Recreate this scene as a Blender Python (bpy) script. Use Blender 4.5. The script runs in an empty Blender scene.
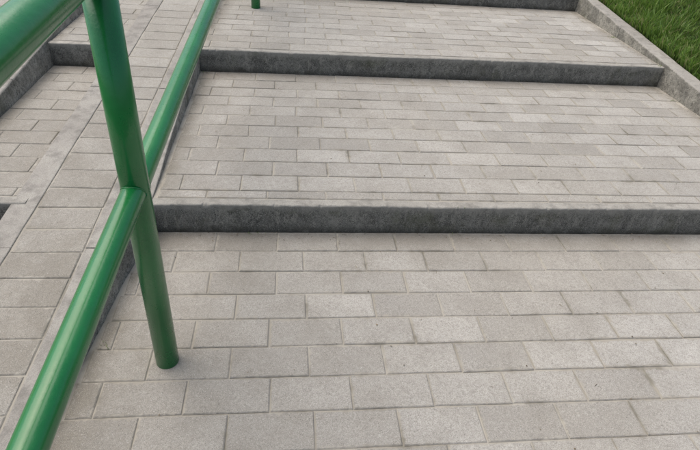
import bpy, numpy as np, math, random
from mathutils import Matrix, Vector
random.seed(7); rng=np.random.default_rng(7)
scene=bpy.context.scene
# ---------------- camera ----------------
CX,CY,CZ,PITCH,YAW,ROLL,FPX=0.4463,-1.5061,0.9811,0.6078,0.1423,0.0878,526.67
F=np.array([math.sin(YAW)*math.cos(PITCH),math.cos(YAW)*math.cos(PITCH),-math.sin(PITCH)])
R0=np.array([math.cos(YAW),-math.sin(YAW),0.]); U0=np.cross(R0,F)
R=math.cos(ROLL)*R0+math.sin(ROLL)*U0; U=np.cross(R,F)
cam=bpy.data.cameras.new("camera"); co=bpy.data.objects.new("camera",cam); scene.collection.objects.link(co)
co.matrix_world=Matrix(((R[0],U[0],-F[0],CX),(R[1],U[1],-F[1],CY),(R[2],U[2],-F[2],CZ),(0,0,0,1)))
cam.sensor_width=36; cam.lens=36*FPX/700; cam.clip_start=0.02; cam.clip_end=500
scene.camera=co
# ---------------- parameters ----------------
H=0.1088; D=1.2182; S=0.0288; W=2.5476; SL=S/D; RS=(H+S)/D; SK=0.016
def ramp_z(y): return RS*y-0.004
def left_edge(y): return max(-.13,min(0,.16*y)) if y>-.25 else max(-.13,-.04+.085*(y+.25))
# ---------------- node helpers ----------------
def mat(name):
    m=bpy.data.materials.new(name); m.use_nodes=True; nt=m.node_tree; nt.nodes.clear()
    o=nt.nodes.new('ShaderNodeOutputMaterial'); b=nt.nodes.new('ShaderNodeBsdfPrincipled')
    nt.links.new(b.outputs[0],o.inputs[0]); return m,nt,b
class N:
    def __init__(s,nt): s.nt=nt; s.tc=nt.nodes.new('ShaderNodeNewGeometry').outputs['Position']
    def _in(s,sock,v):
        if hasattr(v,'is_output'): s.nt.links.new(v,sock)
        elif v is not None: sock.default_value=v
    def math(s,op,a,b=None,c=None,clamp=False):
        n=s.nt.nodes.new('ShaderNodeMath'); n.operation=op; n.use_clamp=clamp
        s._in(n.inputs[0],a); s._in(n.inputs[1],b) if b is not None else None
        if c is not None: s._in(n.inputs[2],c)
        return n.outputs[0]
    def noise(s,scale,detail=3,rough=.5,vec=None,dist=0):
        n=s.nt.nodes.new('ShaderNodeTexNoise'); s._in(n.inputs['Vector'],vec if vec is not None else s.tc)
        n.inputs['Scale'].default_value=scale; n.inputs['Detail'].default_value=detail; n.inputs['Roughness'].default_value=rough; n.inputs['Distortion'].default_value=dist
        return n.outputs['Fac']
    def voro(s,scale,feat='F1',vec=None):
        n=s.nt.nodes.new('ShaderNodeTexVoronoi'); n.feature=feat; s._in(n.inputs['Vector'],vec if vec is not None else s.tc); n.inputs['Scale'].default_value=scale
        return n
    def mix(s,f,a,b,mode='MIX'):
        n=s.nt.nodes.new('ShaderNodeMix'); n.data_type='RGBA'; n.blend_type=mode; n.clamp_result=False
        s._in(n.inputs[0],f)
        s._in(n.inputs[6],a if hasattr(a,'is_output') else (*a,1)); s._in(n.inputs[7],b if hasattr(b,'is_output') else (*b,1))
        return n.outputs[2]
    def rng(s,v,a,b,c=0,d=1,smooth=False):
        n=s.nt.nodes.new('ShaderNodeMapRange'); n.clamp=True
        if smooth: n.interpolation_type='SMOOTHSTEP'
        s._in(n.inputs[0],v); 
        for i,x in enumerate((a,b,c,d)): n.inputs[i+1].default_value=x
        return n.outputs[0]
    def attr(s,name):
        n=s.nt.nodes.new('ShaderNodeAttribute'); n.attribute_name=name; return n
    def sep(s,v):
        n=s.nt.nodes.new('ShaderNodeSeparateXYZ'); s._in(n.inputs[0],v); return n.outputs
    def bump(s,h,strength,dist,nrm=None):
        n=s.nt.nodes.new('ShaderNodeBump'); s._in(n.inputs['Height'],h); n.inputs['Strength'].default_value=strength; n.inputs['Distance'].default_value=dist
        if nrm is not None: s.nt.links.new(nrm,n.inputs['Normal'])
        return n.outputs[0]
SAND=(0.45,0.425,0.375)
def sand_color(n):
    c=n.mix(n.rng(n.noise(2.3,3,.6),.4,.6),(0.37,0.345,0.295),SAND)
    c=n.mix(n.rng(n.noise(800,2,.7),.3,.7,0,.4),c,(0.24,0.22,0.19))
    c=n.mix(n.rng(n.noise(7.0,4,.7),.50,.64,0,.65),c,(0.17,0.16,0.13))
    return c
def make_paver():
    m,nt,b=mat("concrete_paver"); n=N(nt)
    uv=nt.nodes.new('ShaderNodeUVMap'); uv.uv_map="local"; x,y,_=n.sep(uv.outputs[0])
    uv2=nt.nodes.new('ShaderNodeUVMap'); uv2.uv_map="field"; fu,fl,_=n.sep(uv2.outputs[0])
    a=n.attr("info"); rgb=nt.nodes.new('ShaderNodeSeparateColor'); nt.links.new(a.outputs['Color'],rgb.inputs[0])
    r1,r2,hx=rgb.outputs; hy=a.outputs['Alpha']
    ex=n.math('SUBTRACT',hx,n.math('ABSOLUTE',x)); ey=n.math('SUBTRACT',hy,n.math('ABSOLUTE',y))
    d=n.math('MINIMUM',ex,ey)
    n55=n.noise(55,4,.75)
    wob=n.math('MULTIPLY',n.math('SUBTRACT',n55,.5),0.036)
    wob2=n.math('MULTIPLY',n.math('SUBTRACT',n.noise(4.1,4,.65),.5),0.030)
    dd=n.math('ADD',n.math('ADD',d,wob),wob2)
    em=n.rng(dd,-0.003,0.0075,0,1,True)
    c=n.mix(r1,(0.345,0.33,0.302),(0.535,0.518,0.48))
    c=n.mix(n.math('MULTIPLY',r2,.28),c,(0.41,0.40,0.37))
    c=n.mix(n.rng(n.noise(1.1,4,.6),.42,.62,0,.45),c,(0.42,0.39,0.335))
    c=n.mix(n.rng(n.noise(7,6,.75),.42,.68,0,.52),c,(0.28,0.26,0.225))
    px,py,pz=n.sep(n.tc)
    n6=n.noise(6,5,.7)
    lane=n.math('MULTIPLY',n.rng(px,-0.15,0.80,1,0),n.rng(py,1.3,-0.6,.25,1))
    c=n.mix(n.math('MULTIPLY',lane,n.rng(n6,.3,.6,.12,.75)),c,(0.23,0.208,0.172))
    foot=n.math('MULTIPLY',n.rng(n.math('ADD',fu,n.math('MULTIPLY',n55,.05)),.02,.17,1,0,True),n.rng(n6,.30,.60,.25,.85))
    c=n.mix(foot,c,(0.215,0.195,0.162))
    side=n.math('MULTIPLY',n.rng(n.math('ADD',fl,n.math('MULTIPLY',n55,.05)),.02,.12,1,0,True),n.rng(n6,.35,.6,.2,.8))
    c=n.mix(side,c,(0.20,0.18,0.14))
    g=n.noise(420,3,.85); c=n.mix(n.rng(g,.44,.64,0,.68),c,(0.16,0.15,0.135))
    g2=n.noise(600,2,.7); c=n.mix(n.rng(g2,.56,.68,0,.45),c,(0.76,0.74,0.70))
    mid=n.noise(110,4,.8); c=n.mix(n.rng(mid,.47,.64,0,.45),c,(0.22,0.205,0.18))
    pit=n.voro(210).outputs['Distance']; pm=n.rng(pit,.12,.24,1,0)
    pm=n.math('MULTIPLY',pm,n.rng(n.noise(30,2),.42,.58)); c=n.mix(n.math('MULTIPLY',pm,.75),c,(0.08,0.075,0.065))
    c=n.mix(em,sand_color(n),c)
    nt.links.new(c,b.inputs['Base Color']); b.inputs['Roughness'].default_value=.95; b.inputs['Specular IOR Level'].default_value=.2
    h=n.math('ADD',n.math('MULTIPLY',em,.8),n.math('ADD',n.math('MULTIPLY',g,1.0),n.math('MULTIPLY',mid,1.3)))
    nt.links.new(n.bump(h,.65,.0018),b.inputs['Normal'])
    return m
def make_sand():
    m,nt,b=mat("joint_sand"); n=N(nt); nt.links.new(sand_color(n),b.inputs['Base Color']); b.inputs['Roughness'].default_value=1
    nt.links.new(n.bump(n.noise(500,3,.7),.6,.002),b.inputs['Normal']); return m
def make_concrete(name,lo,hi,dark_vertical=True,vert=(0.055,0.056,0.052),band=False):
    m,nt,b=mat(name); n=N(nt)
    c=n.mix(n.rng(n.noise(3,5,.65),.35,.65),lo,hi)
    c=n.mix(n.rng(n.noise(17,5,.7),.46,.66,0,.65),c,tuple(x*.5 for x in lo))
    g=n.noise(380,3,.8); c=n.mix(n.rng(g,.4,.62,0,.5),c,tuple(x*.45 for x in lo))
    c=n.mix(n.rng(n.noise(600,2),.6,.7,0,.3),c,(0.6,.58,.55))
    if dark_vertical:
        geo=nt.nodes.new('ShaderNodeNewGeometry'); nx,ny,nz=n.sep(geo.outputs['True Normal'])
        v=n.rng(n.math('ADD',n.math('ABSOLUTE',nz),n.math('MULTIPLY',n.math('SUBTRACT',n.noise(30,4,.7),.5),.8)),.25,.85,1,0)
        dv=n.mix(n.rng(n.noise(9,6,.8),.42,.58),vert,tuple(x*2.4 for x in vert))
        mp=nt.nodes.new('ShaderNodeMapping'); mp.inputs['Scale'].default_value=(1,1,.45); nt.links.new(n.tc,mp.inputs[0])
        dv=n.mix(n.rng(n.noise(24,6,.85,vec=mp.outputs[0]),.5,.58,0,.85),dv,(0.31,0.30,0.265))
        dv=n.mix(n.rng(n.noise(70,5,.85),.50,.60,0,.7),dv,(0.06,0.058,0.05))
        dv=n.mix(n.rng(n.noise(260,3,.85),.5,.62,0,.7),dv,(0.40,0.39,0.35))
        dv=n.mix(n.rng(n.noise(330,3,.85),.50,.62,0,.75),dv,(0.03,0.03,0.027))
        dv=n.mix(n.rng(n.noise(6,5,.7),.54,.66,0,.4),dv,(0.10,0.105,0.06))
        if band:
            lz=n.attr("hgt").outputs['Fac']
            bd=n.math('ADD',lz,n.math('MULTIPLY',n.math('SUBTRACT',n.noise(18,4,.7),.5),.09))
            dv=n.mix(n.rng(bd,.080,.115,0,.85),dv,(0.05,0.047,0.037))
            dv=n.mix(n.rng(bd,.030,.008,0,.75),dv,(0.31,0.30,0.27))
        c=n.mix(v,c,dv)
    nt.links.new(c,b.inputs['Base Color']); b.inputs['Roughness'].default_value=.9; b.inputs['Specular IOR Level'].default_value=.25
    h=n.math('ADD',n.noise(60,5,.75),n.math('MULTIPLY',g,.5))
    nt.links.new(n.bump(h,.75,.0045),b.inputs['Normal']); return m
M_PAV=make_paver(); M_SAND=make_sand()
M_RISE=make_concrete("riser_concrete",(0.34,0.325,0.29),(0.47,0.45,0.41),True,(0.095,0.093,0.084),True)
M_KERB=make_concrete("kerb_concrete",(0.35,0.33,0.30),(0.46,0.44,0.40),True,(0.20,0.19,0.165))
# ---------------- mesh helpers ----------------
def link(o,parent=None):
    scene.collection.objects.link(o)
    if parent: o.parent=parent
    return o
def empty(name):
    e=bpy.data.objects.new(name,None); return link(e)
def mesh_obj(name,v,f,m,parent=None,smooth=False):
    me=bpy.data.meshes.new(name); me.from_pydata([tuple(map(float,p)) for p in v],[],f); me.update()
    me.materials.append(m); o=bpy.data.objects.new(name,me)
    if smooth:
        for p in me.polygons: p.use_smooth=True
    return link(o,parent)
def pavers(name,x0,x1,y0,y1,tf,parent,lx=.203,ly=.102,phase=0.0,y_from_top=True,stack=False,xl=None,foot=True):
    V=[];Fc=[];UV=[];INF=[];FD=[]
    nrows=int(math.ceil((y1-y0)/ly)); g=.0008; ch=.0025
    for r in range(nrows):
        if y_from_top: b1=y1-r*ly; b0=max(y0,b1-ly)
        else: b0=y0+r*ly; b1=min(y1,b0+ly)
        xs0=xl((b0+b1)/2) if xl else x0
        off=phase+(0 if stack else (r%2)*lx/2)+random.uniform(-.012,.012)*(0 if stack else 1)
        k=math.floor((xs0-off)/lx)-1
        while off+k*lx<x1:
            a0=max(xs0,off+k*lx); a1=min(x1,off+(k+1)*lx); k+=1
            if a1-a0<.02 or b1-b0<.02: continue
            cx,cy=(a0+a1)/2,(b0+b1)/2; hx=(a1-a0)/2-g-random.uniform(0,.0016); hy=(b1-b0)/2-g-random.uniform(0,.0016)
            rot=random.gauss(0,.007); dz=max(-.001,min(.0014,random.gauss(0,.0006))); tx=random.gauss(0,.0025); ty=random.gauss(0,.006)
            tx=max(-.006,min(.006,tx)); ty=max(-.014,min(.014,ty))
            r1=min(1,max(0,random.gauss(.5,.28))); r2=random.random()
            i0=len(V)
            for (sx,sy,ins,zz) in [(sx,sy,ins,zz) for ins,zz in ((0,-.03),(0,-ch),(ch,-.0004)) for sx,sy in ((-1,-1),(1,-1),(1,1),(-1,1))]:
                u=sx*(hx-ins); w=sy*(hy-ins)
                X=cx+u*math.cos(rot)-w*math.sin(rot)+random.gauss(0,.0005); Y=cy+u*math.sin(rot)+w*math.cos(rot)
                P=tf(X,Y); V.append((P[0],P[1],P[2]+zz+dz+u*tx+w*ty)); UV.append((u,w)); INF.append((r1,r2,hx,hy))
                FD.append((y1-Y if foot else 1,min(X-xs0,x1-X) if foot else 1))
            Fc.append((i0+8,i0+9,i0+10,i0+11))
            for a,b in ((0,1),(1,2),(2,3),(3,0)):
                Fc.append((i0+4+a,i0+4+b,i0+8+b,i0+8+a)); Fc.append((i0+a,i0+b,i0+4+b,i0+4+a))
    o=mesh_obj(name,V,Fc,M_PAV,parent); me=o.data
    li=np.zeros(len(me.loops),dtype=np.int32); me.loops.foreach_get('vertex_index',li)
    uvl=me.uv_layers.new(name="local"); uvl.data.foreach_set('uv',np.array(UV,dtype=np.float32)[li].ravel())
    uvl=me.uv_layers.new(name="field"); uvl.data.foreach_set('uv',np.array(FD,dtype=np.float32)[li].ravel())
    at=me.attributes.new("info",'FLOAT_COLOR','POINT'); at.data.foreach_set('color',np.array(INF,dtype=np.float32).ravel())
    return o
def sheet(name,x0,x1,y0,y1,tf,m,parent,nx=8,ny=8,dz=-.0035,thick=.25):
    V=[];Fc=[]
    for j in range(ny+1):
        for i in range(nx+1):
            P=tf(x0+(x1-x0)*i/nx,y0+(y1-y0)*j/ny); V.append((P[0],P[1],P[2]+dz))
    for j in range(ny):
        for i in range(nx):
            a=j*(nx+1)+i; Fc.append((a,a+1,a+nx+2,a+nx+1))
    ring=[i for i in range(nx+1)]+[(j)*(nx+1)+nx for j in range(1,ny+1)]+[ny*(nx+1)+i for i in range(nx-1,-1,-1)]+[j*(nx+1) for j in range(ny-1,0,-1)]
    n0=len(V)
    for r in ring: V.append((V[r][0],V[r][1],V[r][2]-thick))
    L=len(ring)
    for q in range(L):
        p=(q+1)%L; Fc.append((ring[q],n0+q,n0+p,ring[p]))
    return mesh_obj(name,V,Fc,m,parent)
def kerb_run(name,path,inner,outer,top,depth,m,parent,seg=.0,rad=.008,rough=.0006,step=.03,chips=0.0):
    t0,t1=path; V=[];Fc=[];HG=[]
    t=t0
    while t<t1-1e-6:
        te=min(t1,t+(seg if seg else t1-t0)); n=max(1,int((te-t)/step)); i0=len(V); dz=random.gauss(0,.0010) if seg else 0
        ja=0;jb=0;cs=0
        for k in range(n+1):
            q=t+(te-t)*k/n
            if seg:
                if k==0:q+=.0012
                if k==n:q-=.0012
            a=np.array(inner(q)); b=np.array(outer(q)); w=np.linalg.norm(b-a); z=top(q)+dz; e=(b-a)/w
            ja=.75*ja+rng.normal(0,rough); jb=.75*jb+rng.normal(0,rough)
            chip=rng.uniform(.2,1)*chips if rng.random()<.06 else 0
            cs=max(cs*.45,chip); ra=rad+cs
            prof=[(0,-depth),(0,-ra)]+[(ra*(1-math.cos(th)),-ra*(1-math.sin(th))) for th in (math.pi/6,math.pi/3,math.pi/2)]
            prof=prof+[(w-rad*(1-math.cos(th)),-rad*(1-math.sin(th))) for th in (math.pi/2,math.pi/3,math.pi/6)]+[(w,-rad),(w,-depth)]
            for l,(p,zz) in enumerate(prof):
                jj=(ja if l<5 else jb)*(zz>-depth)
                c=a+e*(p+jj); V.append((c[0],c[1],z+zz+jj*.4)); HG.append(-zz)
        L=10
        for k in range(n):
            for l in range(L-1):
                a=i0+k*L+l; Fc.append((a,a+L,a+L+1,a+1))
        Fc.append(tuple(range(i0,i0+L))); Fc.append(tuple(range(i0+n*L+L-1,i0+n*L-1,-1)))
        t=te
    me=mesh_obj(name,V,Fc,m,parent)
    at=me.data.attributes.new("hgt",'FLOAT','POINT'); at.data.foreach_set('value',np.array(HG,dtype=np.float32))
    import bmesh
    bm=bmesh.new(); bm.from_mesh(me.data); bmesh.ops.recalc_face_normals(bm,faces=bm.faces); bm.to_mesh(me.data); bm.free()
    return me
# ---------------- stairway ----------------
stair=empty("paved_stairway")
KW=.042
YR={-2:-2*D,-1:-D,0:0.,1:D,2:2*D-.045,3:3*D-.12,4:4*D-.25}
SKk={-2:0,-1:0,0:0,1:SK,2:SK,3:SK,4:SK}
def ztop(k): return k*(H+S)
for k in (-2,-1,0,1,2,3):
    y0=YR[k]; y1=YR[k+1]; zt=ztop(k)
    def tf(x,y,k=k,y0=y0,y1=y1,zt=zt):
        q=(y-y0)/(y1-y0); sk=SKk[k]*(1-q)+SKk[k+1]*q
        return (x,y+sk*max(x,-1),zt+S*q)
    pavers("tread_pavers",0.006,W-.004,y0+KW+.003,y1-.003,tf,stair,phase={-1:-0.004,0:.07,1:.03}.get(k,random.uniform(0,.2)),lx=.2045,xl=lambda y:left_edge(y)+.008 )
    sheet("tread_bed",-.14,W+.02,y0+.02,y1+.02,tf,M_SAND,stair,10,10)
for k in (-1,0,1,2,3):
    sk=SKk[k]; y0=YR[k]; zt=ztop(k)
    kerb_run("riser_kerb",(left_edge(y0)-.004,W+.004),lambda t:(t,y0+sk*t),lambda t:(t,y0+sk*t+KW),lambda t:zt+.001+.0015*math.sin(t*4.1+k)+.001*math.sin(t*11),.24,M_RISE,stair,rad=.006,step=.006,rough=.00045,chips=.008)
# ---------------- ramp strip ----------------
ramp=empty("paved_ramp")
DR=.030
def dx(y): return DR*y
BL,BR=-.352,-.150
Y0,Y1=-2.2,4.6
pavers("ramp_pavers",BL,BR,Y0,Y1,lambda x,y:(x+dx(y),y,ramp_z(y)),ramp,lx=BR-BL,ly=.1025,phase=BL,stack=True,foot=False)
sheet("ramp_bed",BL-.03,BR+.05,Y0,Y1,lambda x,y:(x+dx(y),y,ramp_z(y)),M_SAND,ramp,2,30)
def rk_out(t): return left_edge(t)-.006
kerb_run("ramp_kerb_inner",(Y0,Y1),lambda t:(BR+dx(t)+.003,t),lambda t:(rk_out(t),t),lambda t:ramp_z(t)+.001,.3,M_KERB,ramp,seg=1.0,rad=.004)
kerb_run("ramp_kerb_outer",(Y0,Y1),lambda t:(BL-.084+dx(t),t),lambda t:(BL-.003+dx(t),t),lambda t:ramp_z(t)+.001,.3,M_KERB,ramp,seg=1.0,rad=.004)
# ---------------- left narrow stair ----------------
side=empty("side_steps")
LX0,LX1=-.72,BL-.07
for k in (-2,-1,0,1,2,3):
    y0=YR[k]; y1=YR[k+1]; zt=ztop(k)
    def tf(x,y,y0=y0,y1=y1,zt=zt): return (x,y,zt+S*(y-y0)/(y1-y0))
    pavers("side_tread_pavers",LX0,LX1+.08,y0+KW+.003,y1-.003,tf,side,phase=.05)
    sheet("side_tread_bed",LX0-.02,LX1+.05,y0+.02,y1+.02,tf,M_SAND,side,3,6)
for k in (-1,0,1,2,3):
    y0=YR[k]; zt=ztop(k)
    kerb_run("side_riser_kerb",(LX0-.01,LX1+.03),lambda t:(t,y0),lambda t:(t,y0+KW),lambda t:zt+.001,.24,M_RISE,side,rad=.006,step=.02)
kerb_run("side_kerb",(Y0,Y1),lambda t:(LX0-.085,t),lambda t:(LX0,t),lambda t:ramp_z(t)+.02,.3,M_KERB,side,seg=1.0)
walk=empty("pavement")
pavers("pavement_pavers",-2.6,LX0-.09,Y0,Y1,lambda x,y:(x,y,ramp_z(y)+.012),walk,foot=False)
sheet("pavement_bed",-2.6,LX0-.08,Y0,Y1,lambda x,y:(x,y,ramp_z(y)+.012),M_SAND,walk,4,30)
# ---------------- right kerb ----------------
KX0,KX1=W+.004,W+.090
def kz(t): return RS*t+.014
kerb_run("lawn_kerb",(Y0,Y1),lambda t:(KX0,t),lambda t:(KX1,t),kz,.3,M_KERB,None,seg=1.0,rad=.008,chips=.004)
# ---------------- ground ----------------
def gz(y): return RS*min(max(y,-2.2),4.7)
m,nt,b=mat("lawn_soil"); n=N(nt)
c=n.mix(n.rng(n.noise(8,5,.7),.35,.65),(0.035,0.06,0.012),(0.07,0.11,0.025)); nt.links.new(c,b.inputs['Base Color']); b.inputs['Roughness'].default_value=1
nt.links.new(n.bump(n.noise(60,5,.8),1,.03),b.inputs['Normal']); M_SOIL=m
xs=[-150,-30,-8,-2.62,-2.58,2.60,2.66,3.2,4,6,10,30,150]; ys=[-150,-30,-8,-4,-2.25,-2.15,-1,0,1,2,3,4,4.55,4.65,8,30,150]
V=[];Fc=[]
for yy in ys:
    for xx in xs:
        inside=-2.6<xx<2.62 and -2.2<yy<4.6
        z=gz(yy)-.01
        if xx>2.64: z+=.012+min(.5,max(0,(xx-2.66))*.10)
        if inside: z-=.35
        if -2.6<xx<2.65: z-=.3*(1 if -2.22<yy<4.62 else 0)
        V.append((xx,yy,z))
nx=len(xs)
for j in range(len(ys)-1):
    for i in range(nx-1):
        a=j*nx+i; Fc.append((a,a+1,a+nx+1,a+nx))
mesh_obj("ground",V,Fc,M_SOIL)
sheet("landing",-2.6,W+.1,4.62,8,lambda x,y:(x,y,RS*4.6+.02),M_SAND,None,2,2)
# ---------------- grass ----------------
def lawn_z(x,y): return gz(y)+.002+min(.5,max(0,x-2.66)*.10)
m,nt,b=mat("grass_blades"); n=N(nt); at=n.attr("tone")
sp=nt.nodes.new('ShaderNodeSeparateColor'); nt.links.new(at.outputs['Color'],sp.inputs[0])
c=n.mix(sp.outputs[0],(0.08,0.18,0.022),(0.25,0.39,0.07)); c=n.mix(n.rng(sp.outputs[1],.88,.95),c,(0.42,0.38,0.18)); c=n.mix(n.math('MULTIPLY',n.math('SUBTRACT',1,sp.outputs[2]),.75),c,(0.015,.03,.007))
nt.links.new(c,b.inputs['Base Color']); b.inputs['Roughness'].default_value=.45
tr=nt.nodes.new('ShaderNodeBsdfTranslucent'); nt.links.new(c,tr.inputs[0]); ms=nt.nodes.new('ShaderNodeMixShader'); ms.inputs[0].default_value=.4
nt.links.new(b.outputs[0],ms.inputs[1]); nt.links.new(tr.outputs[0],ms.inputs[2]); out=[q for q in nt.nodes if q.type=='OUTPUT_MATERIAL'][0]; nt.links.new(ms.outputs[0],out.inputs[0])
M_GRASS=m
def blades(name,gx,gy,gzz,h,wd):
    NB=len(gx); ang=rng.uniform(0,2*math.pi,NB); lean=rng.uniform(.1,.9,NB)*h; la=rng.uniform(0,2*math.pi,NB)
    base=np.stack([gx,gy,gzz],1)
    s=np.stack([np.cos(ang)*wd,np.sin(ang)*wd,0*wd],1); l=np.stack([np.cos(la)*lean,np.sin(la)*lean,0*lean],1); up=np.zeros((NB,3)); up[:,2]=h
    V=np.stack([base-s,base+s,base+s*.8+l*.35+up*.6,base-s*.8+l*.35+up*.6,base+l+up*np.sqrt(np.maximum(.2,1-(lean/h)**2*.5))[:,None]],1).reshape(-1,3)
    i=np.arange(NB)*5
    Fc=[(int(a),int(a+1),int(a+2),int(a+3)) for a in i]+[(int(a+3),int(a+2),int(a+4)) for a in i]
    g=mesh_obj(name,V,Fc,M_GRASS)
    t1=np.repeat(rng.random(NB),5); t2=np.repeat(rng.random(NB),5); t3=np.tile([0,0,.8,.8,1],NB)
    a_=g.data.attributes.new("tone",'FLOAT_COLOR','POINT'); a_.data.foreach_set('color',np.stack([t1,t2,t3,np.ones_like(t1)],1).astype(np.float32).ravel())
    return g
NB=60000
gx=2.640+rng.random(NB)**1.4*2.2; gy=rng.random(NB)*4.4+.3
h=rng.uniform(.03,.08,NB)*(1+.7*(np.sin(gx*9+gy*5)*np.sin(gy*11-gx*4)>.3))*(1+.5*np.sin(gx*23+gy*3)*np.sin(gy*27))
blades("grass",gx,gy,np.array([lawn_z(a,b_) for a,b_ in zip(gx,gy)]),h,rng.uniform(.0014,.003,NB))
# ---------------- weeds in joints ----------------
def tread_z(x,y):
    for k in (3,2,1,0,-1):
        yy=YR[k]+SKk[k]*x
        if y>=yy: 
            y1=YR[k+1]+SKk[k+1]*x; return ztop(k)+S*(y-yy)/(y1-yy)
    return ztop(-1)-.1
wx=[];wy=[];wz=[];wh=[]
spots=[(-.03,-.50,4),(.33,-.010,4),(1.05,-.006,3),(2.53,.3,8),(2.535,.7,8),(2.53,1.05,8),(2.53,1.28,6),(2.5,-.01,6),(.012,1.2,5),(1.4,1.2,2),(2.52,1.8,8)]
for (sx,sy,c_) in spots:
    for _ in range(c_*3):
        X=sx+random.gauss(0,.014); Y=sy+random.gauss(0,.006); wx.append(X);wy.append(Y);wz.append(tread_z(X,Y)-.003);wh.append(random.uniform(.004,.012))
blades("joint_weeds",np.array(wx),np.array(wy),np.array(wz),np.array(wh),np.full(len(wx),.0011))
# ---------------- litter ----------------
m,nt,b=mat("dry_litter"); n=N(nt); c=n.mix(n.rng(n.noise(25,2),.35,.65),(0.07,0.05,0.03),(0.30,0.24,0.16)); nt.links.new(c,b.inputs['Base Color']); b.inputs['Roughness'].default_value=.9
V=[];Fc=[]
def fleck(X,Y,L,Wd):
    z=tread_z(X,Y)+.0012; a=random.uniform(0,6.28); i0=len(V)
    for (u,w_,zz) in ((-L,0,0),(-.3*L,-Wd,.0006),(.5*L,-.8*Wd,.001),(L,0,.0004),(.45*L,.9*Wd,.0008),(-.4*L,Wd,.001),(0,0,.0022)):
        V.append((X+u*math.cos(a)-w_*math.sin(a),Y+u*math.sin(a)+w_*math.cos(a),z+zz))
    for q in range(6): Fc.append((i0+q,i0+(q+1)%6,i0+6))
for _ in range(700):
    mode=random.random()
    if mode<.5:
        k=random.choice((0,1,2)); X=random.uniform(.02,2.5); Y=YR[k]+SKk[k]*X-abs(random.gauss(0,.025))-.004
    elif mode<.7: X=2.54-abs(random.gauss(0,.03)); Y=random.uniform(-.5,2.6)
    else: X=random.uniform(.05,2.5); Y=random.uniform(-1.1,2.3)
    if random.random()<.35: fleck(X,Y,random.uniform(.004,.010),random.uniform(.0004,.0008))
    else: fleck(X,Y,random.uniform(.0012,.0040),random.uniform(.0008,.0024))
mesh_obj("dry_leaf_litter",V,Fc,m)
# ---------------- railing ----------------
m,nt,b=mat("green_enamel_paint"); n=N(nt)
c=n.mix(n.rng(n.noise(6,4,.6),.35,.65),(0.006,0.150,0.034),(0.010,0.195,0.046))
c=n.mix(n.rng(n.noise(40,5,.8),.58,.72,0,.35),c,(0.04,0.16,0.06))
nt.links.new(c,b.inputs['Base Color']); nt.links.new(n.rng(n.noise(20,5,.7),.3,.7,.22,.38),b.inputs['Roughness'])
b.inputs['Coat Weight'].default_value=.4; b.inputs['Coat Roughness'].default_value=.14
nt.links.new(n.bump(n.noise(70,3,.6),.3,.002),b.inputs['Normal']); M_GRN=m
PX,PY,RD=.1371,-.5522,.037
def unp_plane(u,v):
    Dv=F+R*(u-350)/FPX+U*(225-v)/FPX; C=np.array([CX,CY,CZ])
    nrm=np.array([1,-RD,0]); p0=np.array([PX,PY,0]); t=((p0-C)@nrm)/(Dv@nrm); return C+t*Dv
def tube(name,pts,rad,parent,segs=32):
    V=[];Fc=[]
    pts=[np.array(p,float) for p in pts]
    for i,p in enumerate(pts):
        d=(pts[min(i+1,len(pts)-1)]-pts[max(i-1,0)]); d/=np.linalg.norm(d)
        a=np.cross(d,[0,0,1.] if abs(d[2])<.9 else [1.,0,0]); a/=np.linalg.norm(a); c=np.cross(d,a)
        r=rad[i] if hasattr(rad,'__len__') else rad
        for s_ in range(segs):
            th=2*math.pi*s_/segs; V.append(p+r*(a*math.cos(th)+c*math.sin(th)))
    for i in range(len(pts)-1):
        for s_ in range(segs):
            q=(s_+1)%segs; Fc.append((i*segs+s_,i*segs+q,(i+1)*segs+q,(i+1)*segs+s_))
    Fc.append(tuple(range(segs-1,-1,-1))); Fc.append(tuple((len(pts)-1)*segs+k for k in range(segs)))
    return mesh_obj(name,V,Fc,M_GRN,parent,True)
rail=empty("handrail")
RR=.0285; RL=.0245
def lin(pa,pb,y):
    t=(y-pa[1])/(pb[1]-pa[1]); return pa+(pb-pa)*t
la,lb=unp_plane(28,450),unp_plane(213,0)
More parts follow.
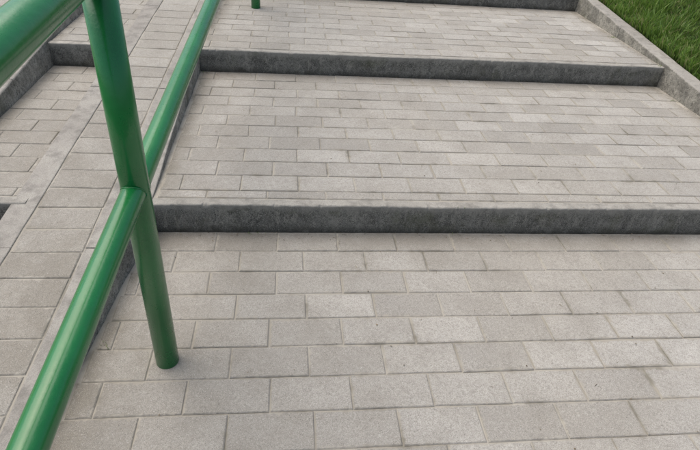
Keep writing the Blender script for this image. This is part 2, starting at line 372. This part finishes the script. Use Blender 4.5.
ha=unp_plane(0,46); hb=unp_plane(48,0)
hslope=.112
def low(y): return lin(la,lb,y)
def high(y): 
    p=lin(ha,hb,y); p[2]=ha[2]+hslope*(y-ha[1]); return p
ysr=np.linspace(-3.15,4.7,40)
tube("lower_rail",[low(y) for y in ysr],RL,rail)
tube("top_rail",[high(y) for y in ysr],.0275,rail)
for y in [PY-2.6,PY,PY+2.61,PY+5.2]:
    top=high(y); x=PX+RD*(y-PY); zb=ramp_z(y)-.2
    tube("post",[(x,y,zb),(x,y,top[2]-.3),(x,y,top[2]-.004)],RR,rail)
    L=low(y); dd=(low(y+.1)-low(y)); dd/=np.linalg.norm(dd)
    for sgn in (-1,1):
        pts=[]
        for s_ in range(33):
            th=2*math.pi*s_/32; a=np.array([1,0,0.])-dd*dd[0]; a/=np.linalg.norm(a); c=np.cross(dd,a)
            off=RL*(a*math.cos(th)+c*math.sin(th)); along=math.sqrt(max(0,RR**2-(RL*math.cos(th)*.99)**2))
            pts.append(L+off+dd*sgn*along)
        tube("weld_bead",pts,[.0018+rng.normal(0,.0003) for _ in pts],rail,8)
# ---------------- light ----------------
w=bpy.data.worlds.new("World"); scene.world=w; w.use_nodes=True; nt=w.node_tree; bg=nt.nodes['Background']
sk=nt.nodes.new('ShaderNodeTexSky'); sk.sky_type='NISHITA'; sk.sun_disc=False
EL,AZ=math.radians(66),math.radians(-60)
sk.sun_elevation=EL; sk.sun_rotation=AZ; sk.dust_density=4; sk.ozone_density=.5
nt.links.new(sk.outputs[0],bg.inputs[0]); bg.inputs[1].default_value=.15
sd=bpy.data.lights.new("sun",'SUN'); sd.energy=2.75; sd.angle=math.radians(80); sd.color=(1,.945,.84)
so=bpy.data.objects.new("sun",sd); scene.collection.objects.link(so)
dirv=Vector((math.sin(AZ)*math.cos(EL),math.cos(AZ)*math.cos(EL),math.sin(EL)))
so.rotation_euler=dirv.to_track_quat('Z','Y').to_euler(); so.location=dirv*20
scene.view_settings.view_transform='Standard'; scene.view_settings.look='None'; scene.view_settings.exposure=0
